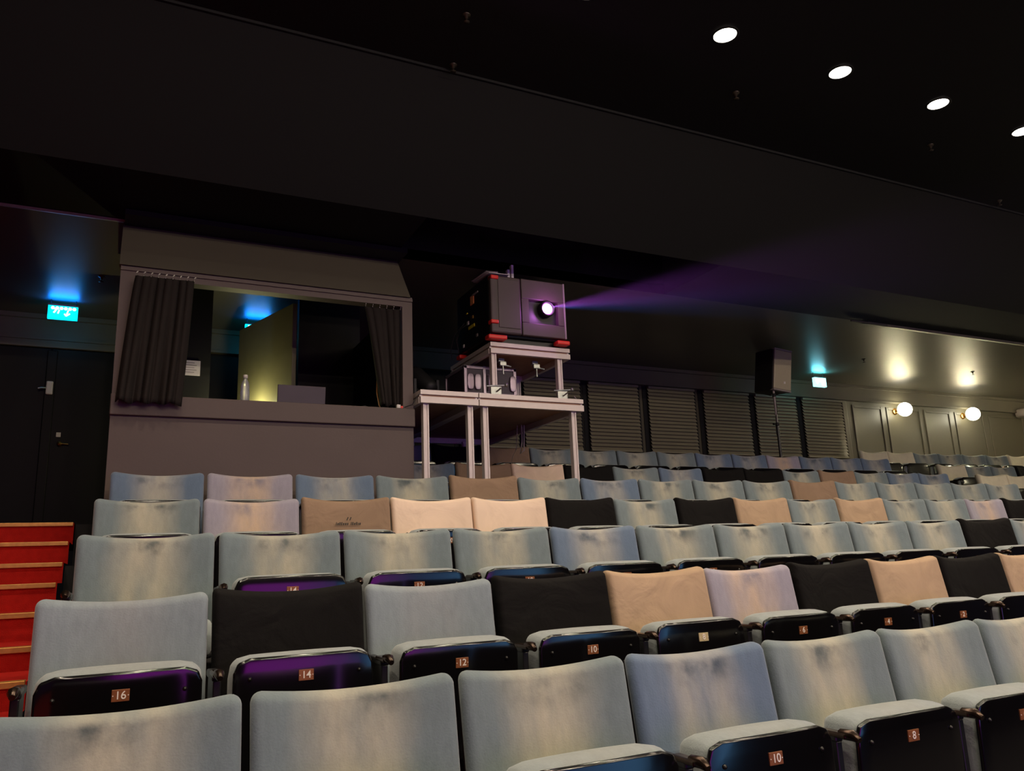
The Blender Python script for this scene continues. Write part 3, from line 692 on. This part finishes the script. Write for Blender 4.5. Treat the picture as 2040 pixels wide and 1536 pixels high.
# cables below the decks
mb = MB(); mb.tube([(3.33, 6.55, 1.27), (3.325, 6.55, 1.1), (3.31, 6.56, 1.0), (3.345, 6.55, 1.03), (3.355, 6.55, 1.27)], .007, 0, 6)
mb.tube([(3.30, 6.58, 1.27), (3.29, 6.6, 1.05), (3.25, 6.6, .98), (3.23, 6.6, .905)], .004, 0, 6)
tag(mb.build('hanging_cable', M['grey_plastic']), 'looped cable hanging below the wide staging deck', 'cable')
mb = MB(); mb.tube([(2.3, 6.0, 1.38), (2.55, 5.93, 1.38), (2.75, 5.98, 1.38), (2.78, 6.1, 1.381), (2.7, 6.25, 1.381), (2.5, 6.3, 1.38)], .006, 0, 6)
tag(mb.build('deck_cable', M['cable']), 'black cable coiled on the front of the staging decks', 'cable')
mb = MB(); mb.tube([(3.35, 5.88, 1.379), (3.4, 5.85, 1.379), (3.48, 5.9, 1.379), (3.52, 5.84, 1.38), (3.53, 5.9, 1.42)], .006, 0, 6)
tag(mb.build('grey_cable', M['grey_plastic']), 'short pale cable on the right front of the wide deck', 'cable')

# ------------------------------------------------------------------ loudspeaker on stand
ss = thing('speaker_stand', 'black pole stand behind the rear row holding a loudspeaker', 'stand', (7.50, 7.53, LAND))
mb = MB(); mb.tube([(0, 0, .25), (0, 0, 1.2)], .019, 0, 10); mb.build('lower_tube', M['frame_black'], ss)
mb = MB(); mb.tube([(0, 0, 1.1), (0, 0, 1.66)], .014, 0, 10); mb.build('upper_tube', M['grey_plastic'], ss)
for z in (1.2, 1.58):
    mb = MB(); mb.lathe([(0, .04), (.026, .04), (.026, 0), (0, 0)], 12, mtx=Matrix.Translation((0, 0, z))); mb.tube([(0, 0, z + .02), (-.075, -.01, z + .02)], [.008, .014]); mb.build('clamp_knob', M['frame_black'], ss)
mb = MB(); mb.lathe([(0, 0), (.085, 0), (.085, .012), (.03, .03), (.02, .26), (0, .26)], 20); mb.build('round_base', M['frame_black'], ss)
mb = MB(); 
for k in range(6): mb.tube([(.02 * math.cos(k * 1.3), .02 * math.sin(k * 1.3), .9 + k * .14), (.022 * math.cos(k * 1.3 + 1.2), .022 * math.sin(k * 1.3 + 1.2), .97 + k * .14), (.02 * math.cos(k * 1.3 + 1.3), .02 * math.sin(k * 1.3 + 1.3), 1.04 + k * .14)], .005, 0, 5)
mb.build('wrapped_cable', M['cable'], ss)
sp = thing('loudspeaker', 'pale-fronted loudspeaker tilted on a pole stand', 'speaker', (7.60, 7.64, 2.065), (.08, .10, -.02))
mb = MB(); mb.box(-.145, .145, -.14, .2, 0, .555, bev=.015); mb.build('cabinet', M['speaker_box'], sp)
mb = MB(); mb.box(-.138, .148, -.165, -.138, .02, .535, bev=.01); mb.build('grille', M['speaker_grille'], sp)
mb = MB(); mb.box(-.142, .151, -.168, -.1, .535, .557, bev=.005); mb.build('end_trim', M['grey_plastic'], sp)
mb = MB(); mb.box(-.142, .151, -.168, -.1, -.002, .02, bev=.005); mb.build('end_trim', M['grey_plastic'], sp)
mb = MB(); mb.box(.02, .05, -.168, -.164, .1, .13); mb.build('badge', M['white_plastic'], sp)

# ------------------------------------------------------------------ exit signs
CY = emit('sign_cyan', (.0, .62, 1.0), 1.25); CYW = emit('sign_white', (.75, 1.0, 1.0), 2.2)
CY2 = emit('sign_cyan_pale', (.25, .95, 1.0), 1.6)
def light(name, typ, loc, energy, color, rot=(0, 0, 0), parent=None, **kw):
    d = bpy.data.lights.new(name, typ); d.energy = energy; d.color = color
    for k, v in kw.items(): setattr(d, k, v)
    o = bpy.data.objects.new(name, d); COL.objects.link(o); o.location = loc; o.rotation_euler = rot
    if parent: o.parent = parent
    return o
def exit_sign(x, y, z, label, w, h, face, col, power, big):
    t = thing('exit_sign', label, 'sign', (x, y, z), group='lit exit signs')
    mb = MB(); mb.box(-w / 2 - .004, w / 2 + .004, -.025, .03, h - .018, h, bev=.003); mb.build('sign_housing', M['grey_plastic'], t)
    mb = MB(); mb.box(-w / 2, w / 2, -.022, .022, 0, h - .018)
    if big:
        for k in range(6): mb.pillow(.03, .03, .014, .004, .006, 2, 2, lambda a, b, c, k=k: (a - .085 + .036 * k, b - .0225, c + h - .042), 1)
        # running figure strokes and arrow
        for (xa, za, xb, zb, r) in ((-.055, .085, -.075, .055, .007), (-.03, .085, -.04, .05, .006), (-.04, .1, -.07, .09, .006), (.045, .085, .03, .03, .006), (.03, .03, .06, .055, .006), (.03, .03, .015, .05, .006)):
            mb.tube([(xa, -.023, za), (xb, -.023, zb)], r, 1, 6)
    else:
        mb.box(-w / 2 + .02, w / 2 - .012, -.0235, -.022, h * .42, h - .028, 1)
        mb.box(.02, w / 2 - .012, -.0235, -.022, .02, h * .42, 1); mb.tube([(-.055, -.023, .075), (-.075, -.023, .04)], .012, 1, 6)
    mb.build('sign_face', [face, CYW], t)
    for sx in (-1, 1):
        mb = MB(); mb.tube([(sx * w * .42, .012, h - .002), (sx * w * .42, .012, ZS - z)], .004, 0, 6); mb.build('hanger', M['frame_black'], t)
    light('sign_glow', 'AREA', (0, -.005, h + .004), power, col, (PI + .45, 0, 0), t, shape='RECTANGLE', size=w, size_y=.02)
    return t
exit_sign(-.61, 8.40, 2.455, 'lit cyan exit sign above the black doors at left', .25, .145, CY, (.0, .17, 1.0), 1.0, True)
exit_sign(9.36, 8.45, 2.43, 'lit cyan-white exit sign right of the loudspeaker', .235, .155, CY2, (.1, .75, 1.0), 1.2, False)
exit_sign(1.19, 8.42, 2.45, 'exit sign mostly hidden behind the open door in the booth', .25, .145, CY, (.0, .17, 1.0), 1.0, True)

# ------------------------------------------------------------------ lamps
WARM = (1.0, .825, .62)
E_DOWN = emit('downlight_lens', (1.0, .93, .8), 8)
DX = [-.88 + 1.131 * k for k in range(0, 13)]
proto = None
def downlight(x, y, energy, tilt=0, label=None):
    t = thing('downlight', label, 'ceiling light', (x, y, ZC), group='recessed downlights in the black ceiling')
    mb = MB(); mb.lathe([(.098, -.001), (.1, -.006), (.082, -.008), (.080, -.002)], 32); mb.build('trim_ring', M['black_paint'], t)
    mb = MB(); mb.lathe([(.08, -.004), (.05, -.006), (0, -.007)], 32); mb.build('lens', E_DOWN, t)
    light('downlight_beam', 'SPOT', (0, 0, -.03), energy, WARM, (tilt, 0, 0), t, spot_size=math.radians(125), spot_blend=.7, shadow_soft_size=.07)
names = {3: 'recessed ceiling downlight cut off by the top edge, leftmost in view', 4: 'round recessed ceiling downlight, second from left', 5: 'round recessed ceiling downlight, third from left', 6: 'round recessed ceiling downlight, fourth from left', 7: 'recessed ceiling downlight cut by the right edge, rightmost'}
for k in range(0, 11):
    downlight(DX[k], 3.735, 36, label=names.get(k, 'recessed ceiling downlight outside the picture, rear line, %s' % ordinal(k)))
for yy, nm, PW in ((1.0, 'middle', 38), (-1.8, 'forward', 32), (-4.6, 'front', 54)):  # unseen lines added to throw frontal light on seats, booth and blinds
    for k in range(0, 10, 1):
        downlight(DX[k], yy, PW, {1.0: 0, -1.8: 1.05, -4.6: 1.2}[yy], label='recessed ceiling downlight overhead outside the picture, %s line, %s' % (nm, ordinal(k)))
GL = emit('globe_glass', (1.0, .93, .68), 9)
def sconce(x, y, z, rz, label, grp, e):
    t = thing('wall_lamp', label, 'wall lamp', (x, y, z), (0, 0, rz), group=grp)
    mb = MB(); mb.lathe([(0, -.115)] + [(.115 * math.sin(a), -.115 * math.cos(a)) for a in [PI * i / 14 for i in range(1, 14)]] + [(0, .115)], 28); mb.build('globe', GL, t)
    mb = MB(); mb.tube([(0, .10, 0), (0, .198, 0)], .02, 0, 16); mb.lathe([(0, .02), (.055, .018), (.06, 0)], 20, mtx=Matrix.Translation((0, .198, 0)) @ Euler((PI / 2, 0, 0)).to_matrix().to_4x4()); mb.build('bracket', M['brass'], t)
    light('globe_light', 'POINT', (0, 0, 0), e, (1.0, .84, .47), parent=t, shadow_soft_size=.116)
sconce(11.63, YB - .20, 2.265, 0, 'glowing globe wall lamp, left one of the pair on the back wall', 'globe wall lamps on the back wall', 560)
sconce(13.38, YB - .20, 2.27, 0, 'glowing globe wall lamp, right one of the pair on the back wall', 'globe wall lamps on the back wall', 560)
for i, (yy, zz) in enumerate(((7.4, 2.26), (5.0, 1.9), (2.6, 1.5), (.2, 1.2))):  # unseen lamps added to brighten the right-hand seats and fascia
    sconce(XR - .2, yy, zz, -PI / 2, 'globe wall lamp on the right side wall outside the picture, %s from the back' % ordinal(i), 'globe wall lamps on the side wall', (420, 700, 260, 200)[i])
fx = thing('wall_fixture', 'pale rounded fixture at the right edge of the back wall', 'fixture', (14.98, YB - .12, 2.42))
mb = MB(); mb.lathe([(0, -.12), (.1, -.12), (.13, -.1), (.14, .0), (.10, .03), (0, .03)], 20); mb.build('shade', M['grey_plastic'], fx)
mb = MB(); mb.box(-.04, .04, 0.02, .119, -.06, .0); mb.build('bracket', M['grey_plastic'], fx)

# sprinkler heads
for (x, y, z, lab) in ((1.88, 4.26, ZC, 'small sprinkler head on the dark ceiling near the top edge'), (2.0, 4.80, ZC, 'small sprinkler head above the fascia edge'), (4.21, 4.27, ZC, 'small sprinkler head below and between the first full downlights'),
        (6.47, 4.23, ZC, 'small sprinkler head below the right-hand downlights'), (8.26, 4.75, ZC, 'pale sprinkler head near the right end of the fascia edge'), (-.275, 7.59, ZS, 'small sprinkler head on the low ceiling beside the booth'), (9.34, 7.6, ZS, 'small sprinkler head on the lit low ceiling, left one'), (11.78, 7.64, ZS, 'small sprinkler head on the lit low ceiling, right one')):
    t = thing('sprinkler_head', lab, 'sprinkler', (x, y, z), group='sprinkler heads')
    mb = MB(); mb.lathe([(.03, 0), (.028, -.008), (.012, -.012), (.012, -.03), (.0, -.03)], 14); mb.build('escutcheon', M['sprink'], t)
    mb = MB(); mb.lathe([(.004, -.03), (.004, -.05), (.022, -.052), (.022, -.056), (0, -.056)], 12); mb.build('deflector', M['sprink'], t)

# ------------------------------------------------------------------ assumed unseen screen behind the camera, placed to give reflections and purple-blue light
m, nt, b = base_mat('screen_picture')
tc = nt.nodes.new('ShaderNodeTexCoord'); sx = nt.nodes.new('ShaderNodeSeparateXYZ'); nt.links.new(tc.outputs['Object'], sx.inputs[0])
mr = nt.nodes.new('ShaderNodeMapRange'); mr.inputs['From Min'].default_value = -4.6; mr.inputs['From Max'].default_value = 4.6; nt.links.new(sx.outputs[0], mr.inputs['Value'])
cr = nt.nodes.new('ShaderNodeValToRGB'); e = cr.color_ramp.elements
e[0].position = 0; e[0].color = (.5, .02, .6, 1); e[1].position = 1; e[1].color = (.15, .42, .8, 1)
q = e.new(.35); q.color = (.45, .06, .6, 1); q = e.new(.6); q.color = (.06, .12, .3, 1)
nt.links.new(mr.outputs[0], cr.inputs[0]); nt.links.new(cr.outputs[0], b.inputs['Emission Color']); b.inputs['Emission Strength'].default_value = 1.2
b.inputs['Base Color'].default_value = (.1, .1, .1, 1)
scn = thing('projection_screen', 'wide cinema screen showing a purple and blue picture, facing the seats', 'screen', (4.6, YFRONT + .12, -.3))
mb = MB(); mb.box(-4.6, 4.6, -.01, .01, -2.5, 2.5); mb.build('screen_surface', m, scn)
mb = MB(); mb.box(-4.75, 4.75, -.05, -.012, -2.65, 2.65); mb.build('screen_frame', M['void'], scn)

# ------------------------------------------------------------------ projector beam in the haze
LENS = Vector((3.205 + LX, 6.5 + PY0 - .055, 1.917 + LZ))
hz, nt, b = base_mat('haze'); nt.nodes.remove(b)
vsn = nt.nodes.new('ShaderNodeVolumeScatter'); vsn.inputs['Density'].default_value = .004
hc = nt.nodes.new('ShaderNodeTexCoord'); hd = nt.nodes.new('ShaderNodeVectorMath'); hd.operation = 'DISTANCE'; hd.inputs[1].default_value = LENS
nt.links.new(hc.outputs['Object'], hd.inputs[0])
hm = nt.nodes.new('ShaderNodeMapRange'); hm.interpolation_type = 'SMOOTHSTEP'; hm.inputs['From Min'].default_value = .2; hm.inputs['From Max'].default_value = 4.6; hm.inputs['To Min'].default_value = .012; hm.inputs['To Max'].default_value = 0
nt.links.new(hd.outputs['Value'], hm.inputs['Value']); 
hs_ = nt.nodes.new('ShaderNodeVectorMath'); hs_.operation = 'SUBTRACT'; hs_.inputs[1].default_value = LENS; nt.links.new(hc.outputs['Object'], hs_.inputs[0])
hn = nt.nodes.new('ShaderNodeVectorMath'); hn.operation = 'NORMALIZE'; nt.links.new(hs_.outputs[0], hn.inputs[0])
ho = nt.nodes.new('ShaderNodeVectorMath'); ho.operation = 'DOT_PRODUCT'; nt.links.new(hn.outputs[0], ho.inputs[0]); ho.inputs[1].default_value = (Vector((4.6, YFRONT + .12, -1.5)) - LENS).normalized()
ha = nt.nodes.new('ShaderNodeMapRange'); ha.interpolation_type = 'SMOOTHSTEP'; ha.inputs['From Min'].default_value = math.cos(math.radians(8.5)); ha.inputs['From Max'].default_value = math.cos(math.radians(3.5)); nt.links.new(ho.outputs['Value'], ha.inputs['Value'])
hx = nt.nodes.new('ShaderNodeMath'); hx.operation = 'MULTIPLY'; nt.links.new(hm.outputs[0], hx.inputs[0]); nt.links.new(ha.outputs[0], hx.inputs[1])
nt.links.new(hx.outputs[0], vsn.inputs['Density']); vsn.inputs['Anisotropy'].default_value = .2
nt.links.new(vsn.outputs[0], nt.nodes['Material Output'].inputs['Volume'])
YE = .6
def at(p, y):
    f = (y - LENS.y) / (p.y - LENS.y); return LENS + (p - LENS) * f
ys = YFRONT + .12
c4 = [Vector((2.0, ys, -4.0)), Vector((7.2, ys, -4.0)), Vector((7.2, ys, 1.2)), Vector((2.0, ys, 1.2))]
near = [LENS + (c - LENS) * .004 for c in c4]; far = [at(c, YE) for c in c4]
mb = MB(); mb.add(near + far, [(3, 2, 1, 0), (4, 5, 6, 7), (1, 5, 4, 0), (2, 6, 5, 1), (3, 7, 6, 2), (0, 4, 7, 3)])
o = mb.build('projector_beam', hz); tag(o, 'faint purple and blue light beam in haze from the projector lens', 'haze', kind='stuff')
def aim(o, target):
    d = Vector(target) - o.location; o.rotation_euler = d.to_track_quat('-Z', 'Y').to_euler()
l1 = light('beam_purple', 'SPOT', LENS, 2100, (.62, .12, 1.0), spot_size=math.radians(11), spot_blend=.8, shadow_soft_size=.01); aim(l1, (4.6, ys, -1.0))
l2 = light('beam_blue', 'SPOT', LENS, 1500, (.05, .22, 1.0), spot_size=math.radians(7), spot_blend=.7, shadow_soft_size=.01); aim(l2, (4.6, ys, -2.1))
light('lens_spill', 'POINT', LENS + Vector((0, -.06, 0)), 1.3, (.8, .2, 1.0), shadow_soft_size=.02)
light('desk_lamp_light', 'POINT', (.97, 7.42, 1.45), 8, (.95, .9, .45), shadow_soft_size=.03)

# ------------------------------------------------------------------ world, camera, view
w = bpy.data.worlds.new('World'); SC.world = w; w.use_nodes = True
w.node_tree.nodes['Background'].inputs[0].default_value = (.05, .045, .05, 1); w.node_tree.nodes['Background'].inputs[1].default_value = .02
cam = bpy.data.cameras.new('Camera'); cam.sensor_width = 36; cam.sensor_fit = 'HORIZONTAL'; cam.lens = 36 * 1584.74 / 2040
cam.clip_start = .05; cam.clip_end = 100
co = bpy.data.objects.new('Camera', cam); COL.objects.link(co)
Rv = Vector((.89910677, -.4360219, -.0386253)); Uv = Vector((-.06196019, -.21412296, .97483962)); Fv = Vector((.43332199, .87409168, .21953541))
co.matrix_world = Matrix((( Rv.x, Uv.x, -Fv.x, 0), (Rv.y, Uv.y, -Fv.y, 0), (Rv.z, Uv.z, -Fv.z, 0), (0, 0, 0, 1)))
SC.camera = co
SC.view_settings.view_transform = 'Standard'; SC.view_settings.look = 'None'; SC.view_settings.gamma = 1
SC.view_settings.use_curve_mapping = False; SC.view_settings.exposure = 1.0
